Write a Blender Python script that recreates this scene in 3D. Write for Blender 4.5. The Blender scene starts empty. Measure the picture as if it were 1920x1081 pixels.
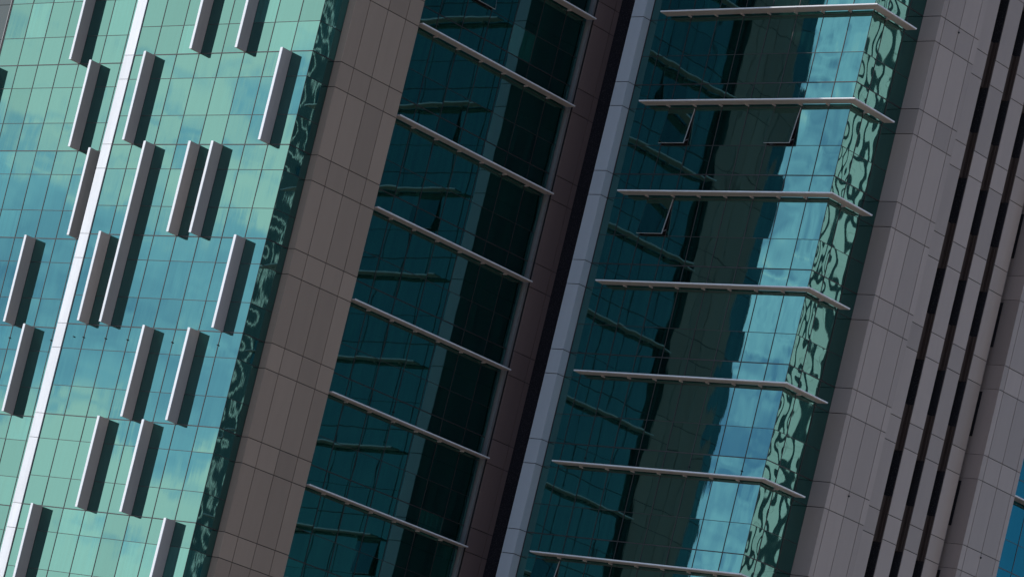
import bpy, math, random
from mathutils import Matrix, Vector
R = math.radians
random.seed(11)
scene = bpy.context.scene
COL = scene.collection

# ------------------------------------------------------------------ camera
W = ((0.6995276599930373, 0.13086041086488615, -0.7025216052001098),
     (0.6742916233916476, 0.20465608932369195, 0.7095397745909594),
     (0.23662599081360886, -0.9700471318296892, 0.054924516388146216))
EYE = (0.0, 0.0, 1.65)
cd = bpy.data.cameras.new('camera'); cam = bpy.data.objects.new('camera', cd); COL.objects.link(cam)
m = Matrix.Identity(4)
for r in range(3):
    m[r][0] = W[r][0]; m[r][1] = -W[r][1]; m[r][2] = -W[r][2]; m[r][3] = EYE[r]
cam.matrix_world = m
cd.sensor_width = 36.0; cd.lens = 6683.24 * 36 / 1920
cd.shift_x = (960 - 686.67) / 1920; cd.shift_y = (1517.55 - 540.5) / 1920
cd.clip_start = 1.0; cd.clip_end = 6000
scene.camera = cam

# ------------------------------------------------------------------ sky and sun
SUN_DIR = Vector((-0.76, -0.65, 0.0)).normalized()
SUN_EL = R(42)
world = bpy.data.worlds.new('World'); scene.world = world; world.use_nodes = True
nt = world.node_tree; N = nt.nodes; LK = nt.links; N.clear()
def nd(t, **kw):
    n = N.new(t)
    for k, v in kw.items(): setattr(n, k, v)
    return n
out = nd('ShaderNodeOutputWorld'); bg = nd('ShaderNodeBackground')
sky = nd('ShaderNodeTexSky', sky_type='NISHITA', sun_disc=False, sun_elevation=SUN_EL,
         sun_rotation=math.atan2(SUN_DIR.x, SUN_DIR.y))
sky.air_density = 1.0; sky.dust_density = 0.0; sky.ozone_density = 3.0; sky.altitude = 3500
tc = nd('ShaderNodeTexCoord')
mp = nd('ShaderNodeMapping'); mp.inputs['Scale'].default_value = (1, 1, 1.9); mp.inputs['Location'].default_value = (3.1, 1.7, 0.4)
n1 = nd('ShaderNodeTexNoise'); n1.inputs['Scale'].default_value = 33; n1.inputs['Detail'].default_value = 8; n1.inputs['Roughness'].default_value = 0.63; n1.inputs['Distortion'].default_value = 0.25
n2 = nd('ShaderNodeTexNoise'); n2.inputs['Scale'].default_value = 8.0; n2.inputs['Detail'].default_value = 2
mx = nd('ShaderNodeMath', operation='MULTIPLY_ADD'); mx.inputs[1].default_value = 0.62
rampc = nd('ShaderNodeValToRGB')
rampc.color_ramp.elements[0].position = 0.50; rampc.color_ramp.elements[0].color = (0.46, 0.46, 0.46, 1)
rampc.color_ramp.elements[1].position = 0.60; rampc.color_ramp.elements[1].color = (1, 1, 1, 1)
e_ = rampc.color_ramp.elements.new(0.29); e_.color = (0, 0, 0, 1)
LK.new(tc.outputs['Generated'], mp.inputs['Vector'])
LK.new(mp.outputs[0], n1.inputs['Vector']); LK.new(mp.outputs[0], n2.inputs['Vector'])
ma = nd('ShaderNodeMath', operation='MULTIPLY'); ma.inputs[1].default_value = 0.42
LK.new(n2.outputs['Fac'], ma.inputs[0])
LK.new(n1.outputs['Fac'], mx.inputs[0]); LK.new(ma.outputs[0], mx.inputs[2])
dt = nd('ShaderNodeVectorMath', operation='DOT_PRODUCT'); dt.inputs[1].default_value = (-0.70, -0.71, 0.0)
LK.new(tc.outputs['Generated'], dt.inputs[0])
side = nd('ShaderNodeMapRange'); side.inputs[1].default_value = 0.50; side.inputs[2].default_value = 0.88; side.inputs[3].default_value = -0.38; side.inputs[4].default_value = 0.0
LK.new(dt.outputs['Value'], side.inputs[0])
ad2 = nd('ShaderNodeMath', operation='ADD'); LK.new(mx.outputs[0], ad2.inputs[0]); LK.new(side.outputs[0], ad2.inputs[1])
d2 = nd('ShaderNodeVectorMath', operation='DOT_PRODUCT'); d2.inputs[1].default_value = (-0.70, 0.70, 0.0)
LK.new(tc.outputs['Generated'], d2.inputs[0])
azb = nd('ShaderNodeMapRange'); azb.inputs[1].default_value = -0.06; azb.inputs[2].default_value = 0.04; azb.inputs[3].default_value = -0.13; azb.inputs[4].default_value = 0.03
LK.new(d2.outputs['Value'], azb.inputs[0])
ad3 = nd('ShaderNodeMath', operation='ADD'); LK.new(ad2.outputs[0], ad3.inputs[0]); LK.new(azb.outputs[0], ad3.inputs[1])
# banks of cloud lie in layers above the horizon
sx = nd('ShaderNodeSeparateXYZ'); LK.new(tc.outputs['Generated'], sx.inputs[0])
lay = nd('ShaderNodeValToRGB'); cr = lay.color_ramp
cr.elements[0].position = 0.0; cr.elements[0].color = (.58,) * 3 + (1,)
cr.elements[1].position = 1.0; cr.elements[1].color = (.50,) * 3 + (1,)
for p_, v_ in ((0.138, .575), (0.156, .42), (0.186, .41), (0.205, .60), (0.225, .56), (0.32, .60), (0.5, .5)):
    e_ = cr.elements.new(p_); e_.color = (v_,) * 3 + (1,)
LK.new(sx.outputs['Z'], lay.inputs[0])
lb = nd('ShaderNodeMath', operation='MULTIPLY_ADD'); lb.inputs[1].default_value = 0.6; lb.inputs[2].default_value = -0.30
LK.new(lay.outputs[0], lb.inputs[0])
ad4 = nd('ShaderNodeMath', operation='ADD'); LK.new(ad3.outputs[0], ad4.inputs[0]); LK.new(lb.outputs[0], ad4.inputs[1])
LK.new(ad4.outputs[0], rampc.inputs[0])
mixc = nd('ShaderNodeMixRGB'); mixc.inputs['Color2'].default_value = (12.6, 13.4, 13.8, 1)
cc = nd('ShaderNodeValToRGB')          # thin veil is pale blue, thick cloud is white
cc.color_ramp.elements[0].position = 0.5; cc.color_ramp.elements[0].color = (7.2, 10.4, 13.2, 1)
cc.color_ramp.elements[1].position = 0.95; cc.color_ramp.elements[1].color = (15.2, 15.2, 14.3, 1)
LK.new(rampc.outputs[0], cc.inputs[0]); LK.new(cc.outputs[0], mixc.inputs['Color2'])
fm = nd('ShaderNodeMapRange'); fm.inputs[1].default_value = 0.0; fm.inputs[2].default_value = 0.46; fm.inputs[3].default_value = 0.0; fm.inputs[4].default_value = 0.92
LK.new(rampc.outputs[0], fm.inputs[0]); LK.new(fm.outputs[0], mixc.inputs['Fac'])
LK.new(sky.outputs[0], mixc.inputs['Color1'])
LK.new(mixc.outputs[0], bg.inputs['Color']); bg.inputs['Strength'].default_value = 0.15
LK.new(bg.outputs[0], out.inputs[0])

sd = bpy.data.lights.new('sun', 'SUN'); sun = bpy.data.objects.new('sun', sd); COL.objects.link(sun)
sd.energy = 4.0; sd.angle = R(0.53); sd.color = (1.0, 0.95, 0.88)
sv = Vector((SUN_DIR.x * math.cos(SUN_EL), SUN_DIR.y * math.cos(SUN_EL), math.sin(SUN_EL)))
sun.rotation_euler = sv.to_track_quat('Z', 'Y').to_euler()
sun.location = (0, 0, 120)
scene.view_settings.view_transform = 'Standard'; scene.view_settings.look = 'None'
scene.view_settings.exposure = 0.0; scene.view_settings.gamma = 1.0
scene.render.engine = 'CYCLES'
scene.cycles.max_bounces = 8; scene.cycles.glossy_bounces = 6; scene.cycles.diffuse_bounces = 3

# ------------------------------------------------------------------ materials
def mat(name):
    mm = bpy.data.materials.new(name); mm.use_nodes = True
    t = mm.node_tree; b = t.nodes['Principled BSDF']
    return mm, t, b

def clad_mat(name, col, rough=0.45, metal=0.0, var=0.12, coat=0.0, grime=0.03):
    mm, t, b = mat(name); n = t.nodes; l = t.links
    geo = n.new('ShaderNodeNewGeometry'); tcn = n.new('ShaderNodeTexCoord')
    mr = n.new('ShaderNodeMapRange'); mr.inputs[3].default_value = 1 - var; mr.inputs[4].default_value = 1 + var * 0.6
    l.new(geo.outputs['Random Per Island'], mr.inputs[0])
    mpp = n.new('ShaderNodeMapping'); mpp.inputs['Scale'].default_value = (1.3, 1.3, 0.16)
    no = n.new('ShaderNodeTexNoise'); no.inputs['Scale'].default_value = 2.2; no.inputs['Detail'].default_value = 7; no.inputs['Roughness'].default_value = 0.65
    l.new(tcn.outputs['Object'], mpp.inputs[0]); l.new(mpp.outputs[0], no.inputs['Vector'])
    mr2 = n.new('ShaderNodeMapRange'); mr2.inputs[1].default_value = 0.3; mr2.inputs[2].default_value = 0.7
    mr2.inputs[3].default_value = 1 - grime; mr2.inputs[4].default_value = 1 + grime
    l.new(no.outputs['Fac'], mr2.inputs[0])
    mu = n.new('ShaderNodeMath'); mu.operation = 'MULTIPLY'; l.new(mr.outputs[0], mu.inputs[0]); l.new(mr2.outputs[0], mu.inputs[1])
    vm = n.new('ShaderNodeVectorMath'); vm.operation = 'SCALE'; vm.inputs[0].default_value = col; l.new(mu.outputs[0], vm.inputs['Scale'])
    l.new(vm.outputs[0], b.inputs['Base Color'])
    fine = n.new('ShaderNodeTexNoise'); fine.inputs['Scale'].default_value = 28; fine.inputs['Detail'].default_value = 3
    l.new(tcn.outputs['Object'], fine.inputs['Vector'])
    mr3 = n.new('ShaderNodeMapRange'); mr3.inputs[3].default_value = rough - 0.06; mr3.inputs[4].default_value = rough + 0.08
    l.new(fine.outputs['Fac'], mr3.inputs[0]); l.new(mr3.outputs[0], b.inputs['Roughness'])
    b.inputs['Metallic'].default_value = metal
    b.inputs['Coat Weight'].default_value = coat
    return mm

def glass_mat(name, tint, base, streak=0.0003, rough=0.02):
    mm, t, b = mat(name); n = t.nodes; l = t.links
    outn = n['Material Output']
    geo = n.new('ShaderNodeNewGeometry'); tcn = n.new('ShaderNodeTexCoord')
    # vertical roller streaks and slow waves, shifted from pane to pane
    cx = n.new('ShaderNodeCombineXYZ'); mu = n.new('ShaderNodeMath'); mu.operation = 'MULTIPLY'; mu.inputs[1].default_value = 57.0
    l.new(geo.outputs['Random Per Island'], mu.inputs[0]); l.new(mu.outputs[0], cx.inputs[0]); l.new(mu.outputs[0], cx.inputs[1])
    va = n.new('ShaderNodeVectorMath'); va.operation = 'ADD'; l.new(tcn.outputs['Object'], va.inputs[0]); l.new(cx.outputs[0], va.inputs[1])
    mpp = n.new('ShaderNodeMapping'); mpp.inputs['Scale'].default_value = (3.4, 3.4, 0.35)
    l.new(va.outputs[0], mpp.inputs[0])
    no = n.new('ShaderNodeTexNoise'); no.inputs['Scale'].default_value = 1.6; no.inputs['Detail'].default_value = 3.5; no.inputs['Roughness'].default_value = 0.55
    l.new(mpp.outputs[0], no.inputs['Vector'])
    bp = n.new('ShaderNodeBump'); bp.inputs['Strength'].default_value = 1.0; bp.inputs['Distance'].default_value = streak
    l.new(no.outputs['Fac'], bp.inputs['Height'])
    gl = n.new('ShaderNodeBsdfGlossy'); gl.inputs['Roughness'].default_value = rough
    # slight pane-to-pane difference of coating
    mr = n.new('ShaderNodeMapRange'); mr.inputs[3].default_value = 0.90; mr.inputs[4].default_value = 1.07
    l.new(geo.outputs['Random Per Island'], mr.inputs[0])
    vm = n.new('ShaderNodeVectorMath'); vm.operation = 'SCALE'; vm.inputs[0].default_value = tint; l.new(mr.outputs[0], vm.inputs['Scale'])
    l.new(vm.outputs[0], gl.inputs['Color']); l.new(bp.outputs[0], gl.inputs['Normal'])
    # some panes have blinds or curtains drawn behind them
    hi = n.new('ShaderNodeMapRange'); hi.inputs[1].default_value = 0.62; hi.inputs[2].default_value = 0.80; hi.inputs[3].default_value = 0.6; hi.inputs[4].default_value = 1.9
    l.new(geo.outputs['Random Per Island'], hi.inputs[0])
    mp2 = n.new('ShaderNodeMapping'); mp2.inputs['Scale'].default_value = (9.0, 9.0, 0.12); l.new(va.outputs[0], mp2.inputs[0])
    n2_ = n.new('ShaderNodeTexNoise'); n2_.inputs['Scale'].default_value = 1.0; n2_.inputs['Detail'].default_value = 3; l.new(mp2.outputs[0], n2_.inputs['Vector'])
    m2 = n.new('ShaderNodeMapRange'); m2.inputs[1].default_value = 0.35; m2.inputs[2].default_value = 0.65; m2.inputs[3].default_value = 0.45; m2.inputs[4].default_value = 1.5
    l.new(n2_.outputs['Fac'], m2.inputs[0])
    mm2 = n.new('ShaderNodeMath'); mm2.operation = 'MULTIPLY'; l.new(hi.outputs[0], mm2.inputs[0]); l.new(m2.outputs[0], mm2.inputs[1])
    vb = n.new('ShaderNodeVectorMath'); vb.operation = 'SCALE'; vb.inputs[0].default_value = base; l.new(mm2.outputs[0], vb.inputs['Scale'])
    l.new(vb.outputs[0], b.inputs['Base Color']); b.inputs['Roughness'].default_value = 0.6
    b.inputs['Specular IOR Level'].default_value = 0.0
    ad = n.new('ShaderNodeAddShader'); l.new(b.outputs[0], ad.inputs[0]); l.new(gl.outputs[0], ad.inputs[1])
    l.new(ad.outputs[0], outn.inputs[0])
    return mm

M = {}
TINT = (0.102, 0.212, 0.194)
M['glass'] = glass_mat('tinted_glass', TINT, (0.003, 0.018, 0.016))
M['glass_blue'] = glass_mat('tinted_glass_blue', (0.020, 0.128, 0.140), (0.002, 0.012, 0.018))
M['glass_wavy'] = glass_mat('tinted_glass_wavy', TINT, (0.002, 0.022, 0.016), streak=0.00012)
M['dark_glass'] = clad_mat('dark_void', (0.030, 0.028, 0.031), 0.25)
M['mullion'] = clad_mat('bronze_mullion', (0.045, 0.034, 0.034), 0.4, 0.2)
M['stone_warm'] = clad_mat('warm_grey_panel', (0.380, 0.276, 0.212), 0.42, 0.0, 0.16)
M['stone_grey'] = clad_mat('cool_grey_panel', (0.360, 0.280, 0.246), 0.42, 0.0, 0.16)
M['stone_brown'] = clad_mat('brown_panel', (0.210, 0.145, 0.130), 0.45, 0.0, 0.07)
M['stone_blue'] = clad_mat('blue_grey_panel', (0.47, 0.485, 0.52), 0.38, 0.1, 0.04)
M['rib_brown'] = clad_mat('brown_metal', (0.095, 0.066, 0.055), 0.4, 0.3, 0.25)
M['joint'] = clad_mat('joint_black', (0.012, 0.012, 0.014), 0.7)
M['dark_blue'] = clad_mat('dark_blue_panel', (0.33, 0.29, 0.36), 0.4)
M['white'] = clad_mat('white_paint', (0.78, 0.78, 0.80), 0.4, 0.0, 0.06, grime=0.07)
M['fin'] = clad_mat('fin_aluminium', (0.47, 0.395, 0.37), 0.42, 0.1, 0.04, grime=0.05)
M['shade'] = clad_mat('shade_aluminium', (0.50, 0.42, 0.40), 0.42, 0.1, 0.05, grime=0.06)
M['frame'] = clad_mat('light_frame', (0.24, 0.225, 0.22), 0.4, 0.2)
M['spandrel'] = clad_mat('dark_spandrel', (0.018, 0.034, 0.036), 0.2, 0.0, 0.1)
M['sash'] = clad_mat('sash_aluminium', (0.48, 0.45, 0.44), 0.4, 0.1)
M['concrete'] = clad_mat('paving', (0.34, 0.29, 0.235), 0.8)
M['pale'] = clad_mat('pale_panel', (0.84, 0.83, 0.78), 0.6, 0.0, 0.08)

# ------------------------------------------------------------------ helpers
class MB:
    def __init__(s): s.v = []; s.f = []; s.mi = []; s.sm = []
    def box(s, x0, x1, y0, y1, z0, z1, mi=0):
        x0, x1 = min(x0, x1), max(x0, x1); y0, y1 = min(y0, y1), max(y0, y1); z0, z1 = min(z0, z1), max(z0, z1)
        b = len(s.v)
        s.v += [(x0, y0, z0), (x1, y0, z0), (x1, y1, z0), (x0, y1, z0), (x0, y0, z1), (x1, y0, z1), (x1, y1, z1), (x0, y1, z1)]
        for q in ((0, 3, 2, 1), (4, 5, 6, 7), (0, 1, 5, 4), (1, 2, 6, 5), (2, 3, 7, 6), (3, 0, 4, 7)):
            s.f.append(tuple(b + i for i in q)); s.mi.append(mi); s.sm.append(False)
    def quad(s, pts, mi=0):
        b = len(s.v); s.v += [tuple(p) for p in pts]; s.f.append(tuple(range(b, b + len(pts)))); s.mi.append(mi); s.sm.append(False)
    def prism(s, poly, z0, z1, mi=0):           # plan polygon, counter-clockwise
        b = len(s.v); n = len(poly)
        s.v += [(x, y, z0) for x, y in poly] + [(x, y, z1) for x, y in poly]
        s.f.append(tuple(b + i for i in reversed(range(n)))); s.f.append(tuple(b + n + i for i in range(n)))
        s.mi += [mi, mi]; s.sm += [False, False]
        for i in range(n):
            j = (i + 1) % n; s.f.append((b + i, b + j, b + n + j, b + n + i)); s.mi.append(mi); s.sm.append(False)
    def build(s, name, mats, parent=None, label=None, kind=None, bevel=0.0):
        me = bpy.data.meshes.new(name)
        o0 = Vector(parent_origin(parent))
        me.from_pydata([(x - o0.x, y - o0.y, z - o0.z) for x, y, z in s.v], [], s.f)
        for mm in (mats if isinstance(mats, (list, tuple)) else [mats]): me.materials.append(mm)
        for p, i, sm in zip(me.polygons, s.mi, s.sm): p.material_index = i; p.use_smooth = sm
        me.update()
        o = bpy.data.objects.new(name, me); COL.objects.link(o); o.parent = parent
        if label: o['label'] = label
        if kind: o['kind'] = kind
        if bevel:
            bm = o.modifiers.new('bevel', 'BEVEL'); bm.width = bevel; bm.segments = 1; bm.limit_method = 'ANGLE'
        return o
def parent_origin(p):
    x = y = z = 0.0
    while p is not None:
        x += p.location.x; y += p.location.y; z += p.location.z; p = p.parent
    return (x, y, z)
def thing(name, label, cat, loc, group=None):
    o = bpy.data.objects.new(name, None); COL.objects.link(o); o.location = loc
    o['label'] = label; o['category'] = cat
    if group: o['group'] = group
    return o

Z0 = 43.292
def D(k): return Z0 + 4.0 * k
def L(k): return D(k) - 1.08
def L2(k): return D(k) - 2.72
KMIN, KMAX = -10, 4        # storey k runs from D(k) down to D(k-1)
KSMIN, KSMAX = -7, 3       # storeys whose shades and slots come near the frame
ZBOT = 0.0; ZTOP = D(KMAX)

def project(P):            # photograph pixel of a point, used only to decide which storeys are in view
    d = [P[i] - EYE[i] for i in range(3)]
    c = [sum(W[r][i] * d[r] for r in range(3)) for i in range(3)]
    return 686.67 + 6683.24 * c[0] / c[2], 1517.55 + 6683.24 * c[1] / c[2]

def pt(ax, fix, u, out_, z):       # ax 'A': plane Y=fix, outward -Y ; 'B': plane X=fix, outward +X
    return (u, fix - out_, z) if ax == 'A' else (fix + out_, u, z)

def pane(mb, ax, fix, u0, u1, z0, z1, amp, mi=0, tilt=0.0, rnd=random):
    """one sheet of glass with the pillowing and roller wave of heat-treated glass"""
    nu, nv = 10, 10
    a = rnd.uniform(-1, 1) * amp; a = a + math.copysign(amp * 0.35, a)
    p1, p2, p3 = (rnd.uniform(0, 6.28) for _ in range(3)); f1 = rnd.uniform(3, 6); f2 = rnd.uniform(2, 4.5)
    b1 = rnd.uniform(0.15, 0.5) * amp * (0.4 if amp > .003 else 1); b2 = rnd.uniform(0.1, 0.4) * amp * (0.5 if amp > .003 else 1)
    tu = rnd.gauss(0, 0.0016); tv = rnd.gauss(0, 0.0016)
    c3 = amp * rnd.uniform(.35, .65); f3 = rnd.uniform(2.5, 4.5)
    base = len(mb.v)
    for j in range(nv + 1):
        for i in range(nu + 1):
            s, t = i / nu, j / nv; S, T = 2 * s - 1, 2 * t - 1
            h = a * (1 - S * S) * (1 - T * T) + b1 * math.sin(f1 * S + p1 + 0.6 * math.sin(2 * T + p3)) + b2 * math.sin(f2 * T + p2 + S)
            if amp > .003: h += c3 * S * math.sin(f3 * T + p2) * (1 - 0.5 * T * T)
            h += tu * S * (u1 - u0) / 2 + tv * T * (z1 - z0) / 2
            mb.v.append(pt(ax, fix, u0 + (u1 - u0) * s, h - tilt * (1 - t) * 0, z0 + (z1 - z0) * t))
    for j in range(nv):
        for i in range(nu):
            q = (base + j * (nu + 1) + i, base + j * (nu + 1) + i + 1, base + (j + 1) * (nu + 1) + i + 1, base + (j + 1) * (nu + 1) + i)
            mb.f.append(q); mb.mi.append(mi); mb.sm.append(True)

def pbox(mb, ax, fix, u0, u1, o0, o1, z0, z1, mi=0):
    a = pt(ax, fix, u0, o0, z0); b = pt(ax, fix, u1, o1, z1)
    mb.box(a[0], b[0], a[1], b[1], a[2], b[2], mi)

def frame_boxes(mb, ax, fix, u0, u1, k, top=True):
    zt, zb = D(k), D(k - 1)
    pbox(mb, ax, fix, u0 - 0.017, u0 + 0.017, 0.004, 0.014, zb, zt)                      # mullion
    pbox(mb, ax, fix, u0 + 0.017, u1 - 0.017, 0.004, 0.016, zt - 0.022, zt + 0.018)      # floor-line transom
    for zz, h in ((L(k), 0.010), (L2(k), 0.010)):
        pbox(mb, ax, fix, u0 + 0.017, u1 - 0.017, 0.004, 0.012, zz - h, zz + h)

OPEN = {}   # (facade, column, k) -> True

def facade(tower, fid, ax, fix, mull, amp, mats, where, kr=(KMIN, KMAX), view=True, limit_list=None):
    """curtain wall: every window bay in view is a part of its own with its frame as sub-part"""
    rest = MB(); restf = MB()
    for k in range(kr[0] + 1, kr[1] + 1):
        for c in range(len(mull) - 1):
            u0, u1 = mull[c], mull[c + 1]
            P = pt(ax, fix, (u0 + u1) / 2, 0, D(k) - 2.0); x, y = project(P)
            vis = view and -45 < x < 1965 and -75 < y < 1160
            key = (fid, c, k)
            g = MB() if vis else rest; fr = MB() if vis else restf
            pane(g, ax, fix, u0 + .012, u1 - .012, L(k) + .008, D(k) - .008, amp)
            if key not in OPEN:
                pane(g, ax, fix, u0 + .012, u1 - .012, L2(k) + .008, L(k) - .008, amp)
            gl_ = g
            if key in OPEN and vis: gl_ = EXTRA[key] = MB()
            pane(gl_, ax, fix, u0 + .012, u1 - .012, D(k - 1) + .008, L2(k) - .008, amp)
            frame_boxes(fr, ax, fix, u0, u1, k)
            if vis: WIN[tower.name].append((abs(x - 960) > 1000 or abs(y - 540) > 560, fid, g, fr, mats, where, key, tower, ax, fix, u0, u1, k))
    if rest.v:
        ALLREST.setdefault(tower.name, []).append((rest, restf, mats))

def open_sash(par, ax, fix, u0, u1, k, mats, ang=0.13):
    """top-hung sash pushed out at the bottom, over a dark opening"""
    h0, h1 = L2(k) + .02, L(k) - .02
    v = MB(); pbox(v, ax, fix, u0 + .02, u1 - .02, -0.35, -0.30, h0, h1)
    pbox(v, ax, fix, u0 + .0, u0 + .02, -0.30, 0.0, h0, h1); pbox(v, ax, fix, u1 - .02, u1, -0.30, 0.0, h0, h1)
    v.build('window_opening', M['dark_glass'], par)
    H = h1 - h0; w = .035
    def q(u, s, o): return pt(ax, fix, u, 0.035 + o * math.cos(ang) + s * math.sin(ang), h1 - s * math.cos(ang) + o * math.sin(ang) * 0)
    s_ = MB()
    def slab(ua, ub, sa, sb, oa, ob):
        b = len(s_.v)
        s_.v += [q(ua, sa, oa), q(ub, sa, oa), q(ub, sb, oa), q(ua, sb, oa), q(ua, sa, ob), q(ub, sa, ob), q(ub, sb, ob), q(ua, sb, ob)]
        for f in ((0, 3, 2, 1), (4, 5, 6, 7), (0, 1, 5, 4), (1, 2, 6, 5), (2, 3, 7, 6), (3, 0, 4, 7)):
            s_.f.append(tuple(b + i for i in f)); s_.mi.append(0); s_.sm.append(False)
    ua, ub = u0 + .03, u1 - .03
    def rail(*a):
        slab(*a); s_.mi[-6:] = [rail.m] * 6
    rail.m = 1; rail(ua, ua + w, 0, H - w, -0.045, 0); rail(ua + w, ub - w, 0, w, -0.045, 0)  # left and top rails take the dark finish, painting in their shade
    rail.m = 0; rail(ub - w * .6, ub, 0, H - w, -0.045, 0); rail(ua, ub, H - w, H, -0.045, 0)
    s_.build('sash_frame', [M['sash'], M['mullion']], par)
    g = MB(); g.quad([q(ua + w * .4, H - w * .4, 0.004), q(ub - w * .4, H - w * .4, 0.004), q(ub - w * .4, w * .4, 0.004), q(ua + w * .4, w * .4, 0.004)])
    g.build('sash_glass', mats[0], par)
    st = MB()                                             # stay arm on the open side
    a = q(ub - .01, H * .93, -0.05); b = pt(ax, fix, u1 - .03, 0.0, h0 + .25)
    st.quad([a, (a[0], a[1], a[2] + .03), (b[0], b[1], b[2] + .03), b]); st.quad([(a[0]+.012, a[1]+.012, a[2]), (b[0]+.012, b[1]+.012, b[2]), (b[0]+.012, b[1]+.012, b[2] + .03), (a[0]+.012, a[1]+.012, a[2] + .03)])
    st.build('stay_arm', M['frame'], par)

WIN = {}; ALLREST = {}; EXTRA = {}

def panels(mb, ax, fix, cuts, th=0.03, lv=None, gap=0.016, kr=(KMIN, KMAX), u_pad=(0, 0)):
    """cladding panels with open joints: two courses to a storey (D..L and L..D below)"""
    for k in range(kr[0] + 1, kr[1] + 1):
        for z1, z0 in ((D(k), L(k)), (L(k), D(k - 1))):
            for c in range(len(cuts) - 1):
                a = cuts[c] + (gap if c else u_pad[0]); b = cuts[c + 1] - (gap if c < len(cuts) - 2 else u_pad[1])
                pbox(mb, ax, fix, a, b, -th, 0.0, z0 + gap, z1 - gap)

# ------------------------------------------------------------------ ground
g = MB(); g.quad([(-3000, -3000, 0), (3000, -3000, 0), (3000, 3000, 0), (-3000, 3000, 0)])
go = g.build('ground', M['concrete']); go['kind'] = 'structure'

# ------------------------------------------------------------------ left tower
LT = thing('office_tower', 'left glass tower with white band, vertical metal fins and warm grey stone pier', 'tower', (-115.0, 105.0, 0.0))
RT = thing('office_tower', 'right tower with wraparound sunshades, pale corner column and grey slotted stone pier', 'tower', (-97.0, 120.0, 0.0))
WIN[LT.name] = []; WIN[RT.name] = []
YL, YL2, XB = 95.75, 96.60, -108.15
mullA1 = [-119.30, -118.02, -116.57, -115.14, -113.71, -112.29, -110.87, -109.46, -108.15]
mullA2 = [-129.80, -128.32, -126.88, -125.45, -124.04, -122.60, -121.17, -119.95]
XR = -108.20
mullR = [100.80, 102.21, 103.68, 105.17, 106.64, 108.16, 109.66, 110.97]
OPEN.update({('recess', 2, 1): 1, ('front', 2, 0): 1, ('front', 6, 0): 1, ('front', 2, -1): 1, ('front', 1, -5): 1})
facade(LT, 'shaft', 'A', YL, mullA1, 0.00045, [M['glass']], 'bay')
facade(LT, 'wing', 'A', YL2, mullA2, 0.00045, [M['glass']], 'bay')
facade(LT, 'strip', 'B', XB, [YL, 97.02], 0.0032, [M['glass']], 'bay')
facade(LT, 'recess', 'B', XR, mullR, 0.0010, [M['glass_wavy']], 'bay')
# dark glazed strip beyond the left end of the wing
c = MB()
for k in range(KMIN + 1, KMAX + 1):
    for z1, z0 in ((D(k), L(k)), (L(k), L2(k)), (L2(k), D(k - 1))):
        c.box(-145.0, -129.95, YL2 + .02, YL2 + .10, z0 + .012, z1 - .012)
c.build('side_bay', M['spandrel'], LT, 'dark strip at the upper left corner')
c = MB(); c.box(-129.93, -129.88, YL2 - .02, YL2 + .1, 0, ZTOP); c.build('edge_trim', M['frame'], LT)
# white band
c = MB()
for k in range(KMIN + 1, KMAX + 1):
    for z1, z0 in ((D(k), L(k)), (L(k), D(k - 1))):
        c.box(-119.93, -119.325, YL - .05, YL2 + .1, z0 + .011, z1 - .011)
c.build('white_band', M['white'], LT, 'bright white vertical band between the two glass planes')
# warm stone pier: narrow front, broad flank
c = MB()
panels(c, 'A', 97.02, [XB, -107.74], u_pad=(0.012, 0.0), th=0.03)
c2 = MB(); panels(c2, 'B', -107.74, [97.052, 97.81, 98.90, 99.99, 100.80], th=0.03)
c.v, c.f = c.v, c.f
for f, mi, sm in zip(c2.f, c2.mi, c2.sm): c.f.append(tuple(i + len(c.v) for i in f)); c.mi.append(mi); c.sm.append(sm)
c.v += c2.v
c.build('stone_pier', M['stone_warm'], LT, 'broad warm grey stone pier right of the finned glass')
c = MB(); c.box(-108.3, -107.775, 97.055, 100.795, ZBOT, ZTOP - .05); c.box(-108.14, -107.80, 97.04, 97.055, ZBOT, ZTOP - .05)
c.build('pier_backing', M['joint'], LT)
# brown pier past the recess with its pale trim
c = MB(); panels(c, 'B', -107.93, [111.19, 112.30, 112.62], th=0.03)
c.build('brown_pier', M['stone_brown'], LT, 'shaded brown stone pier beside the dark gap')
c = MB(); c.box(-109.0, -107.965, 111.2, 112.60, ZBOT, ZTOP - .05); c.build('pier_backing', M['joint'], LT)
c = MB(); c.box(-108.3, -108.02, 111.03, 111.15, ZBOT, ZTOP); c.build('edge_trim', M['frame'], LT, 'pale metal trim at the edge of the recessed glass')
# dark link wall in the gap
c = MB(); panels(c, 'A', 113.83, [-110.0, -108.4, -106.8, -105.16], th=0.04)
c.build('link_wall', M['dark_blue'], LT, 'dark blue panelled wall deep in the gap')
# core
c = MB(); c.box(-145, -119.96, 96.75, 125, 0, ZTOP); c.box(-119.95, -108.30, 95.9, 125, 0, ZTOP - .01); c.box(-108.299, -105.2, 113.88, 125, 0, ZTOP - .02)
c.build('core_wall', M['dark_glass'], LT)

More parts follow.
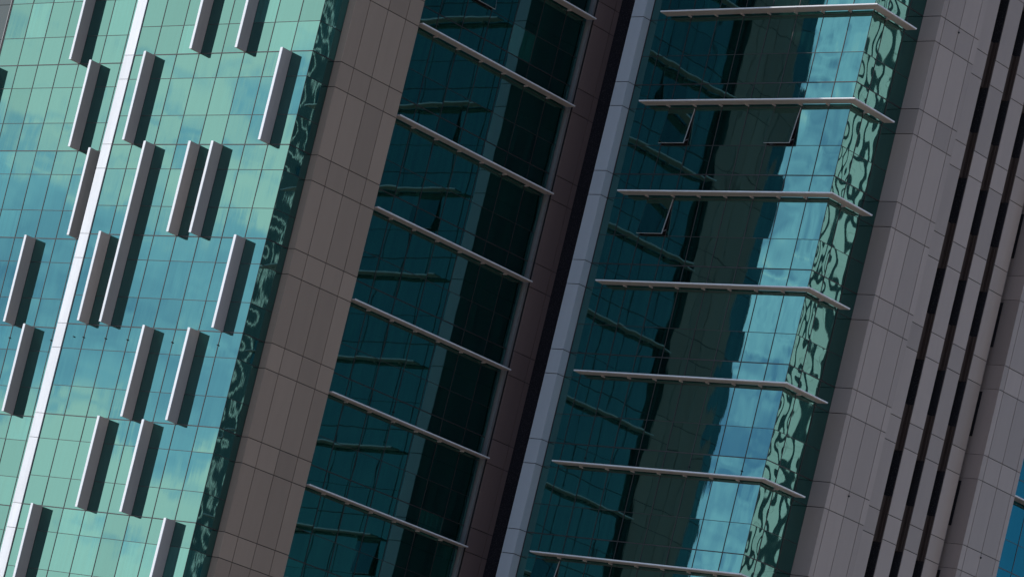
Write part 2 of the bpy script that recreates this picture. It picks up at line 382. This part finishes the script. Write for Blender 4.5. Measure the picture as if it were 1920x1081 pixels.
def fin(par, xm, yp, ktop, kbot):
    z1 = D(ktop) - 0.04; z0 = D(kbot) + 0.02
    m_ = MB(); m_.box(xm - 0.03, xm + 0.10, yp - 0.545, yp - 0.012, z0, z1)
    o = m_.build('sun_fin', M['fin'], par)
    e_ = MB(); e_.box(xm - 0.035, xm + 0.105, yp - 0.575, yp - 0.547, z0 - .004, z1 + .004); e_.build('fin_sunlit_edge', M['white'], o)  # white cap paints the sunlight on the fin's front face
    return o
for i, kt, kb in ((6, -1, -2), (4, 0, -1), (2, 0, -1), (0, -1, -2), (5, -2, -4), (3, -2, -3), (2, -2, -3), (6, -3, -4), (0, -3, -4),
                  (3, -4, -5), (1, -4, -5), (4, -5, -6), (2, -5, -6), (6, -6, -7), (0, -6, -7)):
    o = fin(LT, [-109.46, -110.87, -112.29, -113.71, -115.14, -116.57, -118.02][i], YL, kt, kb)
    if kt - kb == 2: o['label'] = 'double-height metal fin'
for x, kt, kb in ((-124.04, 0, -1), (-122.60, -1, -2), (-121.17, -2, -3), (-124.04, -3, -4), (-122.60, -4, -5), (-129.78, -1, -2), (-129.78, -2, -3), (-126.88, 0, 1) if 0 else (-126.88, 2, 1)):
    fin(LT, x, YL2, kt, kb)

# sunshades of the recess
def shade_plate(poly_fn, par, z, brk, glint, label=None):
    m_ = MB(); m_.prism(poly_fn, z - 0.055, z)
    o = m_.build('sunshade', M['shade'], par, label)
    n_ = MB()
    for a, b in glint: n_.box(a[0], b[0], a[1], b[1], z - .035, z + .012)
    n_.build('edge_glint', M['white'], o)  # white strip paints in the sky light caught by the front lip
    for (ax, fix, u) in brk:
        b_ = MB(); pbox(b_, ax, fix, u - .022, u + .022, -0.02, 0.20, z - 0.12, z - 0.056)
        b_.build('bracket', M['shade'], o)
    return o
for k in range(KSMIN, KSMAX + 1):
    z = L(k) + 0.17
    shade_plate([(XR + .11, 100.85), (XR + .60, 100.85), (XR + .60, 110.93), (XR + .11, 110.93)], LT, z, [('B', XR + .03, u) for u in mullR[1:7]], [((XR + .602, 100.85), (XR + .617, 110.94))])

# ------------------------------------------------------------------ right tower
YR, XC, YP = 110.93, -92.33, 114.15
mullF = [-104.38, -103.48, -102.07, -100.60, -99.16, -97.71, -96.28, -94.86, -93.45, XC]
facade(RT, 'front', 'A', YR, mullF, 0.0017, [M['glass']], 'bay')
facade(RT, 'flank', 'B', XC, [YR, 111.82, 113.16, YP], 0.0062, [M['glass_wavy']], 'bay')
facade(RT, 'far', 'B', -92.40, [127.0, 127.9, 129.29, 130.7, 132.1, 133.5, 134.9, 136.3, 137.7, 139.1, 140.5, 141.9, 143.3], 0.0005, [M['glass_blue']], 'bay')
# pale corner column
c = MB(); panels(c, 'A', 110.47, [-105.12, -104.40], th=0.03)
c2 = MB(); panels(c2, 'B', -104.40, [110.502, 110.91], th=0.03)
for f, mi, sm in zip(c2.f, c2.mi, c2.sm): c.f.append(tuple(i + len(c.v) for i in f)); c.mi.append(mi); c.sm.append(sm)
c.v += c2.v
c.build('corner_column', M['stone_blue'], RT, 'pale blue grey column at the edge of the glass')
c = MB(); c.box(-105.08, -104.44, 110.51, 113.8, ZBOT, ZTOP - .05); c.build('column_backing', M['joint'], RT)
c = MB()
for k in range(KMIN + 1, KMAX + 1):
    for z1, z0 in ((D(k), L(k)), (L(k), D(k - 1))):
        c.box(-105.12, -105.085, 110.51, 113.79, z0 + .011, z1 - .011)
c.build('side_cladding', M['dark_blue'], RT)
# grey pier
c = MB()
panels(c, 'A', YP, [XC, -91.41], u_pad=(0.0, 0.0))
for cuts, xf in (([YP + .032, 114.47, 115.52, 116.61, 116.99], -91.41), ([116.99, 118.70], -92.12), ([119.34, 120.34], -92.12), ([120.96, 121.93], -92.12), ([122.56, 123.57], -92.12)):
    c2 = MB(); panels(c2, 'B', xf, cuts)
    for f, mi, sm in zip(c2.f, c2.mi, c2.sm): c.f.append(tuple(i + len(c.v) for i in f)); c.mi.append(mi); c.sm.append(sm)
    c.v += c2.v
c.build('stone_pier', M['stone_grey'], RT, 'cool grey stone pier split by vertical slots')
c = MB(); c.box(-92.3, -91.445, YP + .035, 116.985, 0, ZTOP - .05)
for a, b in ((116.99, 118.70), (119.34, 120.34), (120.96, 121.93), (122.56, 123.57)):
    c.box(-92.6, -92.155, a + .002, b - .002, 0, ZTOP - .06)
c.build('pier_backing', M['joint'], RT)
# slot linings: ribbed brown panel where the floor runs, dark window between
for a, b in ((118.70, 119.34), (120.34, 120.96), (121.93, 122.56)):
    for k in range(KSMIN, KSMAX + 1):
        zt, zb, db = D(k) + 0.78, D(k) - 1.22, D(k - 1) + 0.78
        br = MB(); br.prism([(-92.62, a), (-92.42, a), (-92.42, b - .035), (-92.16, b - .035), (-92.16, b - .004), (-92.62, b - .004)], zb, zt)
        o = br.build('slot_panel', M['rib_brown'], RT)
        for y in (a + .17, a + .32):
            r_ = MB(); r_.box(-92.419, -92.385, y, y + .045, zb + .01, zt - .01); r_.build('rib', M['rib_brown'], o)
        r_ = MB(); r_.box(-92.30, -92.26, b - .065, b - .036, zb + .01, zt - .01); r_.build('rib', M['rib_brown'], o)
        dk = MB(); dk.prism([(-92.95, a), (-92.70, a), (-92.70, b - .035), (-92.16, b - .035), (-92.16, b - .004), (-92.95, b - .004)], db, zb)
        o = dk.build('slot_window_and_shade', M['dark_glass'], RT)
        r_ = MB(); r_.box(-92.50, -92.46, a + .10, a + .13, db + .01, zb - .01); r_.build('frame', M['frame'], o)
c = MB()
for a, b in ((118.70, 119.34), (120.34, 120.96), (121.93, 122.56), (123.57, 124.06)): c.box(-93.1, -92.96, a, b, 0, ZTOP - .1)
c.build('slot_backing', M['joint'], RT)
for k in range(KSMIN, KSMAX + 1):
    c = MB(); c.box(-92.75, -92.32, 124.045, 124.066, D(k - 1) + .78, D(k) - 1.22); c.build('slot_window_and_shade', M['dark_glass'], RT)  # no window here: dark strips paint the shade on the outer pier wall
c = MB(); panels(c, 'A', 124.07, [-93.4, -92.46, -91.49], u_pad=(0, 0), gap=0.009)
c2 = MB(); panels(c2, 'B', -91.49, [124.102, 124.42, 125.53, 126.66, 126.97])
for f, mi, sm in zip(c2.f, c2.mi, c2.sm): c.f.append(tuple(i + len(c.v) for i in f)); c.mi.append(mi); c.sm.append(sm)
c.v += c2.v
c.build('outer_pier', M['stone_grey'], RT, 'outer grey stone pier at the right edge')
c = MB(); c.box(-92.7, -91.525, 124.105, 126.965, 0, ZTOP - .05); c.build('pier_backing', M['joint'], RT)
c = MB(); c.prism([(-105.07, 113.81), (-104.43, 113.81), (-104.43, 111.05), (-92.45, 111.05), (-92.45, 117.0), (-93.0, 117.0), (-93.0, 124.1), (-92.75, 124.1), (-92.75, 127.0), (-92.5, 127.0), (-92.5, 143.3), (-105.07, 143.3)][::1], 0, ZTOP - .03)
c.build('core_wall', M['dark_glass'], RT)
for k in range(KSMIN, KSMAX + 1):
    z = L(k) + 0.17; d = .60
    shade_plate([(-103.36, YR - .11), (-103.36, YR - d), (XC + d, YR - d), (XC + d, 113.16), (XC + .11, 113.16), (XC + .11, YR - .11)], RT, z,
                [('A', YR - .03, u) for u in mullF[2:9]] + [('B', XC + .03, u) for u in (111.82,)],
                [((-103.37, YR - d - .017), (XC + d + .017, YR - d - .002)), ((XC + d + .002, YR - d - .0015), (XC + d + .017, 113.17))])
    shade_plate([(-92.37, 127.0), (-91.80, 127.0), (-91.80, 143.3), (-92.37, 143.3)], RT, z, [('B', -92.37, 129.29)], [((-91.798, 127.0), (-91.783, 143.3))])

# facade restraint sockets, one row every fifth storey
def socket(par, ax, fix, u, z, r=0.026):
    m_ = MB(); n = 8; b = 0
    for o_ in (0.0, 0.05):
        for i in range(n):
            m_.v.append(pt(ax, fix, u + r * math.cos(i * math.tau / n), o_, z + r * math.sin(i * math.tau / n)))
    m_.f.append(tuple(range(n, 2 * n))); m_.mi.append(0); m_.sm.append(False)
    for i in range(n):
        j = (i + 1) % n; m_.f.append((i, j, n + j, n + i)); m_.mi.append(0); m_.sm.append(False)
    m_.build('wall_socket', M['joint'], par)
for u in (-118.66, -118.02, -116.57, -115.14, -113.71, -112.29, -110.87, -109.46): socket(LT, "A", YL - .014, u, D(-4) - 0.57)
for u in (-121.17, -124.04): socket(LT, 'A', YL2 - .014, u, D(-4) - 0.57)
for k in (1, -4):
    socket(RT, 'B', -91.41, 115.52, D(k) - 0.21, 0.04)
socket(RT, 'B', -91.49, 125.53, D(-4) - 0.21, 0.04)
for u in (-102.07, -96.28, -93.45): socket(RT, "A", YR - .014, u, D(-4) - 0.57)
for u in (105.17, 108.16): socket(LT, "B", XR + .014, u, D(-4) - 0.57)
# window bays: at most 100 parts a tower, the rest as one
for tw in (LT, RT):
    lst = WIN[tw.name]
    def area(w):
        ax, fix, u0, u1, k = w[8:]
        p = [project(pt(ax, fix, u, 0, z)) for u, z in ((u0, D(k)), (u1, D(k)), (u1, D(k - 1)), (u0, D(k - 1)))]
        cl = [(min(max(x, 0), 1920), min(max(y, 0), 1081)) for x, y in p]
        return abs(sum(cl[i][0] * cl[(i + 1) % 4][1] - cl[(i + 1) % 4][0] * cl[i][1] for i in range(4))) / 2
    lst.sort(key=lambda w: (w[6] not in OPEN, -area(w)))
    for n_, (off, fid, gm, fr, mats, where, key, tower, ax, fix, u0, u1, k) in enumerate(lst):
        if n_ < 99:
            o = gm.build('window', mats[0], tower, 'window with its top-hung sash tilted open' if key in OPEN else None)
            fr.build('frame', M['mullion'], o)
            if key in EXTRA: EXTRA[key].build('lower_pane', mats[0], o)
            if key in OPEN: open_sash(o, ax, fix, u0, u1, k, mats)
        else:
            ALLREST[tw.name].append((gm, fr, mats))
    ag = {}; af = MB()
    big = MB()
    slots = []
    for gm, fr, mats in ALLREST[tw.name]:
        if mats[0] not in slots: slots.append(mats[0])
        si = slots.index(mats[0]); b = len(big.v); big.v += gm.v
        for f, sm in zip(gm.f, gm.sm): big.f.append(tuple(i + b for i in f)); big.mi.append(si); big.sm.append(sm)
        b = len(af.v); af.v += fr.v
        for f in fr.f: af.f.append(tuple(i + b for i in f)); af.mi.append(0); af.sm.append(False)
    o = big.build('windows', slots, tw, 'the remaining window bays of the tower', 'stuff')
    af.build('frame', M['mullion'], o)

# ------------------------------------------------------------------ tower across the street, seen only as a reflection
NT = thing('office_tower', 'sunlit pale tower across the street seen mirrored in the flank glass', 'tower', (-43.0, 183.0, 0.0))
NT.rotation_euler = (0, 0, R(-38))
x0, x1, y0, y1 = -43.0, 20.0, 183.0, 203.0
c = MB(); c.box(x0 + .3, x1, y0 + .3, y1, 0, 92)
c.build('wall', M['spandrel'], NT)
rr = random.Random(5); x = x0
while x < x1 - 3:
    w = rr.uniform(1.9, 2.9) if x < -27 else rr.uniform(0.15, 0.32)
    c = MB()
    for j in range(46): c.box(x, x + w, y0, y0 + .29, j * 2.0 + .02, j * 2.0 + 1.98)
    c.build('pilaster', M['pale'], NT)
    x += w + (rr.uniform(0.9, 1.4) if x < -27 else rr.uniform(1.8, 3.6))
y = y0 + .31
while y < y1 - 3:
    w = rr.uniform(1.4, 2.6); c = MB(); c.box(x0, x0 + .29, y, y + w, 0, 92); c.build('pilaster', M['pale'], NT); y += w + rr.uniform(.5, 1.0)
